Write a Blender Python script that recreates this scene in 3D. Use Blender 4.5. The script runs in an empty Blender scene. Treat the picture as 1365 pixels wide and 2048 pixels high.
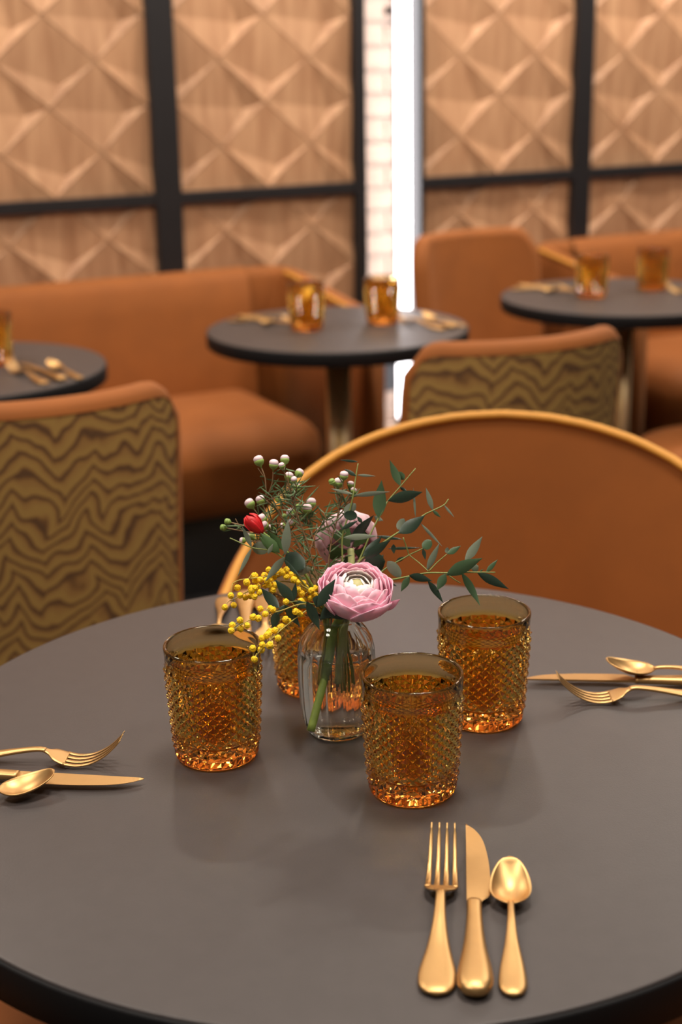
import bpy, bmesh, math, random
import numpy as np
from mathutils import Vector, Matrix
random.seed(7)
sc = bpy.context.scene
col = sc.collection
R = math.radians
PI = math.pi

# ------------------------------------------------------------------ camera
TZ = 0.745                                   # height of every table top
PITCH, ROLL, FPX = R(17.5), R(-1.1), 2844.4
cF = Vector((0, math.cos(PITCH), -math.sin(PITCH)))
cX = Vector((1, 0, 0)); cU = cX.cross(cF)
cR = math.cos(ROLL) * cX + math.sin(ROLL) * cU
cV = math.cos(ROLL) * cU - math.sin(ROLL) * cX
cC = Vector((0, 0, TZ + .57))
cam_d = bpy.data.cameras.new('camera'); cam = bpy.data.objects.new('camera', cam_d); col.objects.link(cam)
M = Matrix((cR, cV, -cF)).transposed().to_4x4(); M.translation = cC
cam.matrix_world = M
cam_d.sensor_fit = 'VERTICAL'; cam_d.sensor_height = 36; cam_d.sensor_width = 24; cam_d.lens = 50
cam_d.clip_start = .05
cam_d.dof.use_dof = True; cam_d.dof.focus_distance = 1.18; cam_d.dof.aperture_fstop = 4.5
sc.camera = cam

# ------------------------------------------------------------------ world, lights, exposure
wd = bpy.data.worlds.new('world'); sc.world = wd; wd.use_nodes = True
wd.node_tree.nodes['Background'].inputs[0].default_value = (1.0, .91, .82, 1)
wd.node_tree.nodes['Background'].inputs[1].default_value = .17

def area(name, loc, size, power, colr=(1, .82, .6), target=None, shape='DISK', sy=None, spread=180):
    l = bpy.data.lights.new(name, 'AREA'); l.shape = shape; l.size = size
    if sy: l.size_y = sy
    l.energy = power; l.color = colr; l.spread = R(spread)
    o = bpy.data.objects.new(name, l); col.objects.link(o); o.location = loc
    if target is not None:
        d = Vector(target) - Vector(loc); o.rotation_euler = d.to_track_quat('-Z', 'Y').to_euler()
    return o
WARM = (1, .89, .77)
# recessed ceiling lamps over the tables, all near z = 2.7
area('downlight', (-1.5, 2.5, 2.72), .5, 27, WARM)
area('downlight', (1.7, 3.0, 2.72), .5, 21, WARM)
area('downlight', (.2, 1.4, 2.72), .5, 27, WARM)
area('downlight', (-.9, .5, 2.72), .5, 22, WARM)
area('downlight', (.8, .5, 2.72), .5, 14, WARM)
# track lamps turned on the timber panelling
area('track_lamp', (-.45, 3.4, 2.6), .2, 10.5, WARM, (-.7, 3.9, 1.2))
area('track_lamp', (.30, 3.75, 2.6), .2, 11.5, WARM, (.0, 4.2, 1.2))
area('track_lamp', (1.05, 4.10, 2.6), .2, 13, WARM, (.7, 4.55, 1.2))
area('track_lamp', (1.85, 4.50, 2.6), .2, 20, (1, .92, .82), (1.3, 4.9, 1.3))
vs = sc.view_settings
sc.display_settings.display_device = 'sRGB'
vs.view_transform = 'Standard'; vs.look = 'None'; vs.gamma = 1; vs.use_curve_mapping = False
vs.exposure = 0.25
try:
    sc.cycles.use_denoising = True
    sc.cycles.max_bounces = 24; sc.cycles.transmission_bounces = 22; sc.cycles.glossy_bounces = 6
    sc.cycles.sample_clamp_indirect = 10.0
except Exception:
    pass

# ------------------------------------------------------------------ materials
def new_mat(name):
    m = bpy.data.materials.new(name); m.use_nodes = True
    return m, m.node_tree, m.node_tree.nodes['Principled BSDF']
def node(nt, t, **kw):
    n = nt.nodes.new(t)
    for k, v in kw.items(): setattr(n, k, v)
    return n
def pmat(name, c, rough=.5, metal=0, noise=None, bump=None, **kw):
    """principled; noise=(scale, amount) varies the colour, bump=(scale, strength)"""
    m, nt, b = new_mat(name)
    b.inputs['Base Color'].default_value = (*c, 1); b.inputs['Roughness'].default_value = rough
    b.inputs['Metallic'].default_value = metal
    for k, v in kw.items(): b.inputs[k.replace('_', ' ')].default_value = v
    tc = node(nt, 'ShaderNodeTexCoord')
    if noise:
        n = node(nt, 'ShaderNodeTexNoise'); n.inputs['Scale'].default_value = noise[0]; n.inputs['Detail'].default_value = 4
        nt.links.new(tc.outputs['Object'], n.inputs['Vector'])
        mx = node(nt, 'ShaderNodeMix', data_type='RGBA')
        lo = tuple(max(0, x * (1 - noise[1])) for x in c); hi = tuple(min(1, x * (1 + noise[1])) for x in c)
        mx.inputs[6].default_value = (*lo, 1); mx.inputs[7].default_value = (*hi, 1)
        nt.links.new(n.outputs['Fac'], mx.inputs[0]); nt.links.new(mx.outputs[2], b.inputs['Base Color'])
    if bump:
        n2 = node(nt, 'ShaderNodeTexNoise'); n2.inputs['Scale'].default_value = bump[0]; n2.inputs['Detail'].default_value = 3
        nt.links.new(tc.outputs['Object'], n2.inputs['Vector'])
        bp = node(nt, 'ShaderNodeBump'); bp.inputs['Strength'].default_value = bump[1]; bp.inputs['Distance'].default_value = .001
        nt.links.new(n2.outputs['Fac'], bp.inputs['Height']); nt.links.new(bp.outputs['Normal'], b.inputs['Normal'])
    return m

M_top = pmat('table_laminate', (.060, .051, .050), .42, noise=(60, .10), Specular_IOR_Level=.4, bump=(900, .12))
M_edge = pmat('table_edge_black', (.006, .006, .007), .65, Specular_IOR_Level=.25)
M_velvet = pmat('terracotta_velvet', (.275, .080, .0085), .8, noise=(14, .16), bump=(260, .25), Sheen_Weight=.18, Sheen_Roughness=.4, Sheen_Tint=(1, .55, .3, 1))
M_piping = pmat('mustard_piping', (.60, .27, .035), .6, noise=(60, .12))
M_brass = pmat('satin_brass', (.78, .62, .36), .42, 1, noise=(30, .08))
M_gold = pmat('brushed_gold', (.57, .35, .145), .42, 1, noise=(90, .06))
M_black = pmat('black_steel', (.010, .008, .009), .5, noise=(20, .2))
M_plinth = pmat('black_plinth', (.012, .012, .014), .6)
M_carpet = pmat('charcoal_carpet', (.030, .028, .029), .95, noise=(120, .5), bump=(400, .6))
M_ceil = pmat('ceiling_paint', (.45, .40, .34), .9, noise=(3, .1))
M_board = pmat('dark_backing_board', (.25, .14, .08), .8, noise=(4, .1))
M_brick = pmat('painted_brick', (.66, .50, .40), .85, noise=(25, .2), bump=(120, .6))
M_mortar = pmat('pale_mortar', (.60, .52, .46), .9, noise=(40, .15))
M_leaf = pmat('eucalyptus_leaf', (.055, .105, .045), .45, noise=(60, .3))
M_leafd = pmat('eucalyptus_leaf_dark', (.020, .042, .024), .42, noise=(60, .3))
M_leafg = pmat('eucalyptus_leaf_underside', (.15, .18, .125), .6, noise=(60, .2))
M_stem = pmat('green_stem', (.20, .24, .06), .5, noise=(80, .25))
M_stemr = pmat('ranunculus_stem', (.19, .27, .05), .5, noise=(150, .25))
M_stemp = pmat('pale_ranunculus_stem', (.40, .42, .16), .5, noise=(150, .2))
M_twig = pmat('reddish_twig', (.22, .13, .06), .6, noise=(80, .3))
M_mim = pmat('mimosa_yellow', (1.0, .59, .012), .8, noise=(900, .2))
M_mimst = pmat('mimosa_stem', (.42, .34, .07), .6)
M_bud = pmat('waxflower_bud', (.80, .62, .66), .5, noise=(300, .12))
M_calyx = pmat('waxflower_calyx', (.24, .36, .08), .5, noise=(200, .2))
M_needle = pmat('waxflower_needle', (.10, .165, .065), .5, noise=(80, .3))
M_red = pmat('red_petal', (.58, .008, .012), .5, noise=(120, .3))
M_calyxd = pmat('dark_green_sepal', (.06, .12, .035), .5, noise=(120, .3))

def petal_mat(name, inner, outer):
    m, nt, b = new_mat(name)
    uv = node(nt, 'ShaderNodeUVMap'); sx = node(nt, 'ShaderNodeSeparateXYZ'); nt.links.new(uv.outputs[0], sx.inputs[0])
    nz = node(nt, 'ShaderNodeTexNoise'); nz.inputs['Scale'].default_value = 3
    mp = node(nt, 'ShaderNodeMapping'); mp.inputs['Scale'].default_value = (14, 1, 1)
    nt.links.new(uv.outputs[0], mp.inputs[0]); nt.links.new(mp.outputs[0], nz.inputs['Vector'])
    ad = node(nt, 'ShaderNodeMath', operation='MULTIPLY_ADD'); ad.inputs[1].default_value = .35
    nt.links.new(nz.outputs['Fac'], ad.inputs[0]); nt.links.new(sx.outputs['Y'], ad.inputs[2])
    rp = node(nt, 'ShaderNodeValToRGB'); rp.color_ramp.elements[0].position = .15; rp.color_ramp.elements[1].position = 1.1
    rp.color_ramp.elements[0].color = (*inner, 1); rp.color_ramp.elements[1].color = (*outer, 1)
    nt.links.new(ad.outputs[0], rp.inputs[0]); nt.links.new(rp.outputs[0], b.inputs['Base Color'])
    b.inputs['Roughness'].default_value = .5
    b.inputs['Subsurface Weight'].default_value = .25; b.inputs['Subsurface Radius'].default_value = (.004, .002, .002)
    b.inputs['Subsurface Scale'].default_value = .5
    return m
M_pet_cream = petal_mat('petal_cream', (.70, .66, .42), (.94, .84, .80))
M_pet_core = petal_mat('petal_core', (.45, .42, .16), (.8, .76, .55))
M_pet_pale = petal_mat('petal_pale_pink', (.92, .72, .72), (.92, .56, .66))
M_pet_pink = petal_mat('petal_pink', (.84, .34, .48), (.92, .52, .65))
M_pet_dusty = petal_mat('petal_dusty_pink', (.78, .42, .48), (.88, .58, .63))

def amber_mat():
    m = bpy.data.materials.new('amber_glass'); m.use_nodes = True; nt = m.node_tree; nt.nodes.clear()
    out = node(nt, 'ShaderNodeOutputMaterial'); g = node(nt, 'ShaderNodeBsdfPrincipled')
    g.inputs['Base Color'].default_value = (1, .92, .60, 1); g.inputs['Roughness'].default_value = .0; g.inputs['IOR'].default_value = 1.5
    g.inputs['Transmission Weight'].default_value = 1
    tc = node(nt, 'ShaderNodeTexCoord'); sx = node(nt, 'ShaderNodeSeparateXYZ'); nt.links.new(tc.outputs['Object'], sx.inputs[0])
    mr = node(nt, 'ShaderNodeMapRange'); mr.inputs['From Min'].default_value = .006; mr.inputs['From Max'].default_value = .104; nt.links.new(sx.outputs['Z'], mr.inputs['Value'])
    rp = node(nt, 'ShaderNodeValToRGB')                            # the thick foot is a deeper orange than the thin wall
    rp.color_ramp.elements[0].color = (1, .32, .04, 1); rp.color_ramp.elements[1].color = (1, .68, .15, 1); rp.color_ramp.elements[1].position = .24
    for p_, c_ in ((.80, (1, .68, .15, 1)), (.86, (.90, .68, .36, 1))): rp.color_ramp.elements.new(p_).color = c_
    nt.links.new(mr.outputs[0], rp.inputs[0]); nt.links.new(rp.outputs[0], g.inputs['Base Color'])
    nt.links.new(g.outputs[0], out.inputs['Surface'])
    return m
M_amber = amber_mat()
def clear_mat(name, c, ior):
    m = bpy.data.materials.new(name); m.use_nodes = True; nt = m.node_tree; nt.nodes.clear()
    out = node(nt, 'ShaderNodeOutputMaterial'); g = node(nt, 'ShaderNodeBsdfGlass')
    g.inputs['Color'].default_value = (*c, 1); g.inputs['Roughness'].default_value = 0; g.inputs['IOR'].default_value = ior
    nt.links.new(g.outputs[0], out.inputs['Surface']); return m
M_clear = clear_mat('clear_glass', (.985, .995, .985), 1.48)
M_water = clear_mat('water', (.99, .995, .99), 1.33)

def wood_mat():
    m, nt, b = new_mat('oak_veneer')
    tc = node(nt, 'ShaderNodeTexCoord'); oi = node(nt, 'ShaderNodeObjectInfo')
    mp = node(nt, 'ShaderNodeMapping'); mp.inputs['Scale'].default_value = (46, 46, 3.2)
    ad = node(nt, 'ShaderNodeVectorMath', operation='ADD')
    nt.links.new(tc.outputs['Object'], ad.inputs[0]); nt.links.new(oi.outputs['Random'], ad.inputs[1])
    nt.links.new(ad.outputs[0], mp.inputs['Vector'])
    n = node(nt, 'ShaderNodeTexNoise'); n.inputs['Scale'].default_value = 1.0; n.inputs['Detail'].default_value = 5
    nt.links.new(mp.outputs[0], n.inputs['Vector'])
    rp = node(nt, 'ShaderNodeValToRGB')
    rp.color_ramp.elements[0].position = .3; rp.color_ramp.elements[0].color = (.40, .20, .100, 1)
    rp.color_ramp.elements[1].position = .7; rp.color_ramp.elements[1].color = (.58, .33, .18, 1)
    nt.links.new(n.outputs['Fac'], rp.inputs[0])
    hs = node(nt, 'ShaderNodeHueSaturation'); mr = node(nt, 'ShaderNodeMapRange')
    mr.inputs['To Min'].default_value = .9; mr.inputs['To Max'].default_value = 1.1
    nt.links.new(oi.outputs['Random'], mr.inputs['Value']); nt.links.new(mr.outputs[0], hs.inputs['Value'])
    nt.links.new(rp.outputs[0], hs.inputs['Color']); nt.links.new(hs.outputs[0], b.inputs['Base Color'])
    b.inputs['Roughness'].default_value = .55
    return m
M_wood = wood_mat()

def pattern_mat():
    """woven zigzag flame pattern, mustard and brown, drawn in UV metres"""
    m, nt, b = new_mat('zigzag_jacquard')
    uv = node(nt, 'ShaderNodeUVMap'); sx = node(nt, 'ShaderNodeSeparateXYZ'); nt.links.new(uv.outputs[0], sx.inputs[0])
    def math_(op, a=None, c=None, d=None):
        n = node(nt, 'ShaderNodeMath', operation=op)
        for i, x in enumerate((a, c, d)):
            if x is None: continue
            if isinstance(x, (int, float)): n.inputs[i].default_value = x
            else: nt.links.new(x, n.inputs[i])
        return n.outputs[0]
    def noise(scale, sx_, sy_, detail=1):
        mp = node(nt, 'ShaderNodeMapping'); mp.inputs['Scale'].default_value = (sx_, sy_, 1); nt.links.new(uv.outputs[0], mp.inputs[0])
        n = node(nt, 'ShaderNodeTexNoise', noise_dimensions='2D'); n.inputs['Scale'].default_value = scale; n.inputs['Detail'].default_value = detail
        nt.links.new(mp.outputs[0], n.inputs['Vector']); return n.outputs['Fac']
    warp = math_('MULTIPLY_ADD', noise(9, 1, .8), .16, sx.outputs['X'])            # u warped -> irregular zigzag spacing
    zz = math_('PINGPONG', math_('MULTIPLY', warp, 1.0), .055)                      # triangle wave
    amp = math_('MULTIPLY', zz, math_('MULTIPLY_ADD', noise(5, 1, .6), 1.3, .05))
    v = math_('ADD', math_('ADD', sx.outputs['Y'], amp), math_('MULTIPLY', noise(14, 1, .7, 2), .055))
    ph = math_('MULTIPLY', v, 2 * PI / .027)
    s = math_('MULTIPLY_ADD', math_('SINE', ph), .5, .5)
    s2 = math_('MULTIPLY_ADD', math_('SINE', math_('MULTIPLY', ph, 2.0)), .18, s)
    weave = math_('MULTIPLY_ADD', noise(500, 1, 1, 2), .5, s2)
    rp = node(nt, 'ShaderNodeValToRGB'); e = rp.color_ramp.elements
    e[0].position = .20; e[0].color = (.115, .055, .022, 1)
    e[1].position = 1.05; e[1].color = (.38, .225, .060, 1)
    x = e.new(.62); x.color = (.32, .165, .048, 1)
    x = e.new(.42); x.color = (.20, .095, .028, 1)
    nt.links.new(weave, rp.inputs[0]); nt.links.new(rp.outputs[0], b.inputs['Base Color'])
    b.inputs['Roughness'].default_value = .8
    return m
M_pat = pattern_mat()

def emit_mat(name, c, s):
    m = bpy.data.materials.new(name); m.use_nodes = True; nt = m.node_tree; nt.nodes.clear()
    out = node(nt, 'ShaderNodeOutputMaterial'); e = node(nt, 'ShaderNodeEmission')
    e.inputs[0].default_value = (*c, 1); e.inputs[1].default_value = s; nt.links.new(e.outputs[0], out.inputs[0]); return m
M_led = emit_mat('led_diffuser', (1, .95, .97), 7.5)

# ------------------------------------------------------------------ mesh helpers
def mk(name, verts, faces, mat, parent=None, smooth=True, uvs=None, flat=None):
    """one mesh object; flat = set of face indices kept faceted; uvs = one (u, v) per vertex"""
    me = bpy.data.meshes.new(name); me.from_pydata([tuple(v) for v in verts], [], faces); me.update()
    if smooth:
        me.polygons.foreach_set('use_smooth', [not (flat and i in flat) for i in range(len(me.polygons))])
    if uvs is not None:
        l = me.uv_layers.new(name='UVMap')
        for lp in me.loops: l.data[lp.index].uv = uvs[lp.vertex_index]
    for mm in (mat if isinstance(mat, (list, tuple)) else [mat]): me.materials.append(mm)
    o = bpy.data.objects.new(name, me); col.objects.link(o)
    if parent is not None: o.parent = parent
    return o
def empty(name, loc=(0, 0, 0), rz=0):
    o = bpy.data.objects.new(name, None); col.objects.link(o); o.location = loc; o.rotation_euler = (0, 0, rz); o.empty_display_size = .05
    return o
def tag(o, label=None, cat=None, group=None, kind=None):
    for k, v in (('label', label), ('category', cat), ('group', group), ('kind', kind)):
        if v: o[k] = v
    return o
def copy_tree(o, parent=None):
    c = o.copy(); col.objects.link(c)
    if parent is not None: c.parent = parent
    for ch in list(o.children): copy_tree(ch, c)
    return c
class MB:
    """collects verts and faces of one mesh"""
    def __init__(s): s.v = []; s.f = []; s.uv = []; s.flat = set()
    def add(s, v, f, uv=None, flat=False):
        b = len(s.v); s.v += [Vector(x) for x in v]; n0 = len(s.f)
        s.f += [tuple(i + b for i in q) for q in f]
        s.uv += uv if uv else [(0, 0)] * len(v)
        if flat: s.flat |= set(range(n0, len(s.f)))
        return s
    def build(s, name, mat, parent=None, smooth=True):
        return mk(name, s.v, s.f, mat, parent, smooth, s.uv, s.flat)
def box(x0, x1, y0, y1, z0, z1, bev=0):
    bm = bmesh.new(); bmesh.ops.create_cube(bm, size=1)
    for v in bm.verts: v.co = Vector(((x0 + x1) / 2 + v.co.x * (x1 - x0), (y0 + y1) / 2 + v.co.y * (y1 - y0), (z0 + z1) / 2 + v.co.z * (z1 - z0)))
    if bev: bmesh.ops.bevel(bm, geom=list(bm.edges), offset=bev, segments=3, affect='EDGES', profile=.5)
    bm.verts.index_update(); v = [x.co.copy() for x in bm.verts]; f = [[w.index for w in q.verts] for q in bm.faces]; bm.free()
    return v, f
def lathe(prof, n=48, cap0=True, cap1=True, rad=None):
    """prof: list of (r, z); rad(theta, z) multiplies r"""
    v = []; f = []
    for r, z in prof:
        for i in range(n):
            t = 2 * PI * i / n; k = rad(t, z) if rad else 1
            v.append((r * k * math.cos(t), r * k * math.sin(t), z))
    for j in range(len(prof) - 1):
        for i in range(n):
            a, b_ = j * n + i, j * n + (i + 1) % n
            f.append((a, b_, b_ + n, a + n))
    if cap0: f.append(tuple(range(n - 1, -1, -1)))
    if cap1: f.append(tuple((len(prof) - 1) * n + i for i in range(n)))
    return v, f
def tube(pts, rad, n=6, cap=True):
    pts = [Vector(p) for p in pts]
    if isinstance(rad, (int, float)): rad = [rad] * len(pts)
    v = []; f = []; prev = None
    for i, p in enumerate(pts):
        t = (pts[min(i + 1, len(pts) - 1)] - pts[max(i - 1, 0)]).normalized()
        if prev is None:
            a = t.orthogonal().normalized()
        else:
            a = (prev - t * prev.dot(t)).normalized()
        prev = a; b_ = t.cross(a)
        for k in range(n):
            th = 2 * PI * k / n; v.append(p + (a * math.cos(th) + b_ * math.sin(th)) * rad[i])
    for i in range(len(pts) - 1):
        for k in range(n):
            q, w = i * n + k, i * n + (k + 1) % n
            f.append((q, w, w + n, q + n))
    if cap: f.append(tuple(range(n - 1, -1, -1))); f.append(tuple((len(pts) - 1) * n + k for k in range(n)))
    return v, f
def spline(pts, k=6):
    """Catmull-Rom through pts"""
    P = [Vector(p) for p in pts]; P = [P[0] * 2 - P[1]] + P + [P[-1] * 2 - P[-2]]; out = []
    for i in range(1, len(P) - 2):
        for j in range(k):
            t = j / k; a, b_, c, d = P[i - 1], P[i], P[i + 1], P[i + 2]
            out.append(.5 * ((2 * b_) + (c - a) * t + (2 * a - 5 * b_ + 4 * c - d) * t * t + (3 * b_ - a - 3 * c + d) * t ** 3))
    out.append(P[-2]); return out
def interp(tab, x):
    return float(np.interp(x, [t[0] for t in tab], [t[1] for t in tab]))
def smooth_tab(tab, n=200):
    """cubic-ish resample of a table for soft outlines"""
    xs = [t[0] for t in tab]
    pts = spline([(t[0], t[1], 0) for t in tab], 8)
    return [(p.x, p.y) for p in pts]
def sections(sec, n=14, p=2.0):
    """loft of superellipses: sec = list of (x, y, z, width, thickness) along y; p the roundness"""
    v = []; f = []
    for (x, y, z, w, t) in sec:
        for i in range(n):
            a = 2 * PI * i / n; ca, sa = math.cos(a), math.sin(a)
            v.append((x + w / 2 * math.copysign(abs(ca) ** (2 / p), ca), y, z + t / 2 * math.copysign(abs(sa) ** (2 / p), sa)))
    for j in range(len(sec) - 1):
        for i in range(n):
            a, b_ = j * n + i, j * n + (i + 1) % n
            f.append((a, a + n, b_ + n, b_))
    f.append(tuple(range(n))); f.append(tuple((len(sec) - 1) * n + i for i in range(n - 1, -1, -1)))
    return v, f

# ------------------------------------------------------------------ room shell
WA = R(26.5); WO = Vector((-.40, 4.02, 0))                       # the panelled wall: origin, direction
wu = Vector((math.cos(WA), math.sin(WA), 0)); wn = Vector((math.sin(WA), -math.cos(WA), 0))
def wall_pt(s, d, z=0): return WO + wu * s + wn * d + Vector((0, 0, z))
WL0, WL1, WH = -3.2, 4.6, 2.8
o = MB().add(*box(WL0, WL1, .13, .22, 0, WH)).build('wall_back', M_mortar, None, False)   # solid wall behind the panelling
o.location = WO; o.rotation_euler.z = WA; wall = tag(o, kind='structure')
fl = MB().add([(-6, -3, 0), (6, -3, 0), (6, 8, 0), (-6, 8, 0), (-6, -3, -.05), (6, -3, -.05), (6, 8, -.05), (-6, 8, -.05)],
              [(0, 1, 2, 3), (7, 6, 5, 4), (0, 4, 5, 1), (1, 5, 6, 2), (2, 6, 7, 3), (3, 7, 4, 0)]).build('floor', M_carpet, None, False); tag(fl, kind='structure')
ce = MB().add(*box(-6, 6, -3, 8, WH, WH + .05)).build('ceiling', M_ceil, None, False); tag(ce, kind='structure')

# wall pieces: backing boards, posts and rails of black steel, wood pyramids, bricks in the lit slot
GAP0, GAP1 = .530, .709
for a, b_ in ((WL0, GAP0 - .033), (GAP1 + .013, WL1)):
    MB().add(*box(a, b_, 0, .13, 0, WH)).build('backing_board', M_board, wall, False)
posts = [(-1.994, -1.934), (-1.362, -1.300), (2.46, 2.52), (3.055, 3.115), (-.761, -.687), (-.115, -.041), (.495, .530), (.709, .724), (1.260, 1.324), (1.862, 1.926)]
panels = [(-1.934, -1.362, -1.25), (2.52, 3.055, 2.62), (-1.30, -.761, -.02), (-.687, -.115, -.2525), (-.041, .495, .092), (.724, 1.260, .856), (1.324, 1.862, 1.456), (1.926, 2.46, 2.06)]
for a, b_ in posts:
    MB().add(*box(a, b_, -.045, .02 if b_ != .530 and a != .709 else .13, .0, WH, .002)).build('steel_post', M_black, wall, False)
for a, b_, ph in panels:
    for z0, z1 in ((.955, .988), (.20, .233), (2.05, 2.083)):
        MB().add(*box(a - .002, b_ + .002, -.042, .02, z0, z1, .002)).build('steel_rail', M_black, wall, False)
TW, TH = .268, .229           # diagonals of one wood pyramid
variants = [(.18, -.60, .0125), (.50, -.20, .0145), (.26, -.52, .013), (.56, -.14, .0135), (.44, -.30, .0145)]
def tile_geo(ax, ay, h):
    g = .0012
    w, t = TW / 2 - g, TH / 2 - g
    c = [(-w, 0), (0, -t), (w, 0), (0, t)]
    v = [(x, -.024, z) for x, z in c] + [(x, .0, z) for x, z in c] + [(ax * w, -.024 + h, ay * t)]
    f = [(0, 1, 8), (1, 2, 8), (2, 3, 8), (3, 0, 8)] + [(i, i + 4, (i + 1) % 4 + 4, (i + 1) % 4) for i in range(4)]
    return v, f
tile_mesh = {}
def add_tile(s, z, k, lo, hi, zlo, zhi):
    full = s - TW / 2 >= lo and s + TW / 2 <= hi and z - TH / 2 >= zlo and z + TH / 2 <= zhi
    if full:
        if k not in tile_mesh:
            o = MB().add(*tile_geo(*variants[k])).build('wood_pyramid', M_wood, wall, False); tile_mesh[k] = o.data
        else:
            o = bpy.data.objects.new('wood_pyramid', tile_mesh[k]); col.objects.link(o); o.parent = wall
    else:
        bm = bmesh.new(); v, f = tile_geo(*variants[k]); vv = [bm.verts.new(x) for x in v]
        for q in f: bm.faces.new([vv[i] for i in q])
        for co, no in (((lo - s, 0, 0), (-1, 0, 0)), ((hi - s, 0, 0), (1, 0, 0)), ((0, 0, zlo - z), (0, 0, -1)), ((0, 0, zhi - z), (0, 0, 1))):
            bmesh.ops.bisect_plane(bm, geom=bm.verts[:] + bm.edges[:] + bm.faces[:], plane_co=co, plane_no=no, clear_outer=True)
        if len(bm.faces) < 2: bm.free(); return
        me = bpy.data.meshes.new('wood_pyramid'); bm.to_mesh(me); bm.free(); me.materials.append(M_wood)
        o = bpy.data.objects.new('wood_pyramid', me); col.objects.link(o); o.parent = wall
    o.location = (s, 0, z)
rt = random.Random(3)
for a, b_, ph in panels:
    for zlo, zhi in ((.233, .955), (.988, 2.05)):
        for j in range(-10, 12):
            z = 1.217 + .115 * j - .115 * (0 if True else 1)
            # rows at nodes' mid heights: diamond centres share the lattice of the corner nodes
            if z + TH / 2 <= zlo + .01 or z - TH / 2 >= zhi - .01: continue
            for i in range(-8, 9):
                s = ph + TW * i + (TW / 2 if j % 2 else 0)
                if s + TW / 2 <= a + .012 or s - TW / 2 >= b_ - .012: continue
                k = rt.choice((0, 2)) if j % 2 else rt.choice((1, 3, 4))
                add_tile(s, z, k, a, b_, zlo, zhi)
# bricks in the slot
bm_ = None
for r_ in range(38):
    z = .005 + r_ * .068
    cuts = [GAP0 - .02, GAP0 + .075, GAP1 + .02] if r_ % 2 else [GAP0 - .02, GAP0 + .15, GAP1 + .02]
    for a, b_ in zip(cuts[:-1], cuts[1:]):
        MB().add(*box(a + .004, b_ - .004, .118, .135, z, z + .058, .003)).build('brick', M_brick, wall, False)

# vertical LED profile in the slot, hugging the right panel
led = empty('led_profile', wall_pt(.6855, -.020), WA)
tag(led, 'tall glowing white light strip in the gap between timber panels', 'light strip')
MB().add(*lathe([(.021, .255), (.021, 2.6)], 32)).build('diffuser', M_led, led)
for z in (.227, 2.6): MB().add(*lathe([(.022, z), (.0225, z + .002), (.0225, z + .026), (.022, z + .028)], 32)).build('end_cap', M_black, led)
for z in (.6, 1.45, 2.3): MB().add(*box(-.006, .006, .018, .098, z, z + .02, .001)).build('bracket', M_plinth, led, False)
sk = empty('socket_box', wall_pt(.672, -.118, .325), WA)
tag(sk, 'small black socket box on brick wall below centre table', 'socket')
MB().add(*box(-.026, .026, -.03, 0, 0, .10, .004)).build('housing', M_black, sk, False)
MB().add(*box(-.018, .018, -.033, -.029, .02, .08, .001)).build('cover_plate', M_plinth, sk, False)
bl = MB().add(*box(GAP0, GAP1, -.0, .115, 0, .225, .004)).build('trim_1', M_brick, None, False)
bl.location = WO; bl.rotation_euler.z = WA; tag(bl, kind='structure')

# ------------------------------------------------------------------ tables
def make_table(name, x, y, rad, thick, label, ntube, group):
    t = empty(name, (x, y, 0)); tag(t, label, 'table', group)
    zt = TZ - .0012
    MB().add(*lathe([(rad - .0045, zt - .006), (rad - .0022, zt - .0006), (rad - .0030, TZ - .0002), (rad - .0045, TZ), (.02, TZ)], 160)).build('table_top', M_top, t)
    MB().add(*lathe([(rad - .03, TZ - thick), (rad - .002, TZ - thick), (rad, TZ - thick + .002), (rad, zt - .003), (rad - .0012, zt - .0004), (rad - .0026, zt - .0010), (rad - .03, zt - .0025)], 160)).build('edge_band', M_edge, t)
    MB().add(*lathe([(.11, TZ - thick - .014), (.11, TZ - thick + .001)], 40)).build('mounting_plate', M_plinth, t, False)
    for i in range(ntube):
        a = PI / 4 + i * 2 * PI / ntube; r_ = .0185
        v, f = lathe([(.0155, .03), (.0155, TZ - thick - .012)], 20)
        MB().add([(p[0] + r_ * math.cos(a), p[1] + r_ * math.sin(a), p[2]) for p in v], f).build('column_tube', M_brass, t)
    MB().add(*lathe([(.20, 0), (.20, .006), (.195, .010), (.05, .016), (.045, .03)], 60)).build('base_plate', M_brass, t)
    return t
G_small = 'small round tables along the banquettes'
TCX = (0.012, 1.138)
make_table('round_table', TCX[0], TCX[1], .402, .035, 'large round grey-brown table in front with bud vase of flowers', 4, None)
T_c, T_r, T_l = (0.0, 3.20), (.72, 3.58), (-.765, 2.81)
make_table('bistro_table', T_c[0], T_c[1], .297, .032, 'small round dark table before the light strip holding two amber tumblers', 4, G_small)
make_table('bistro_table', T_r[0], T_r[1], .305, .032, 'small round dark table at right edge, farthest back of the tables', 4, G_small)
make_table('bistro_table', T_l[0], T_l[1], .297, .032, 'small round dark table cut by left edge, behind patterned chair', 4, G_small)

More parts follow.
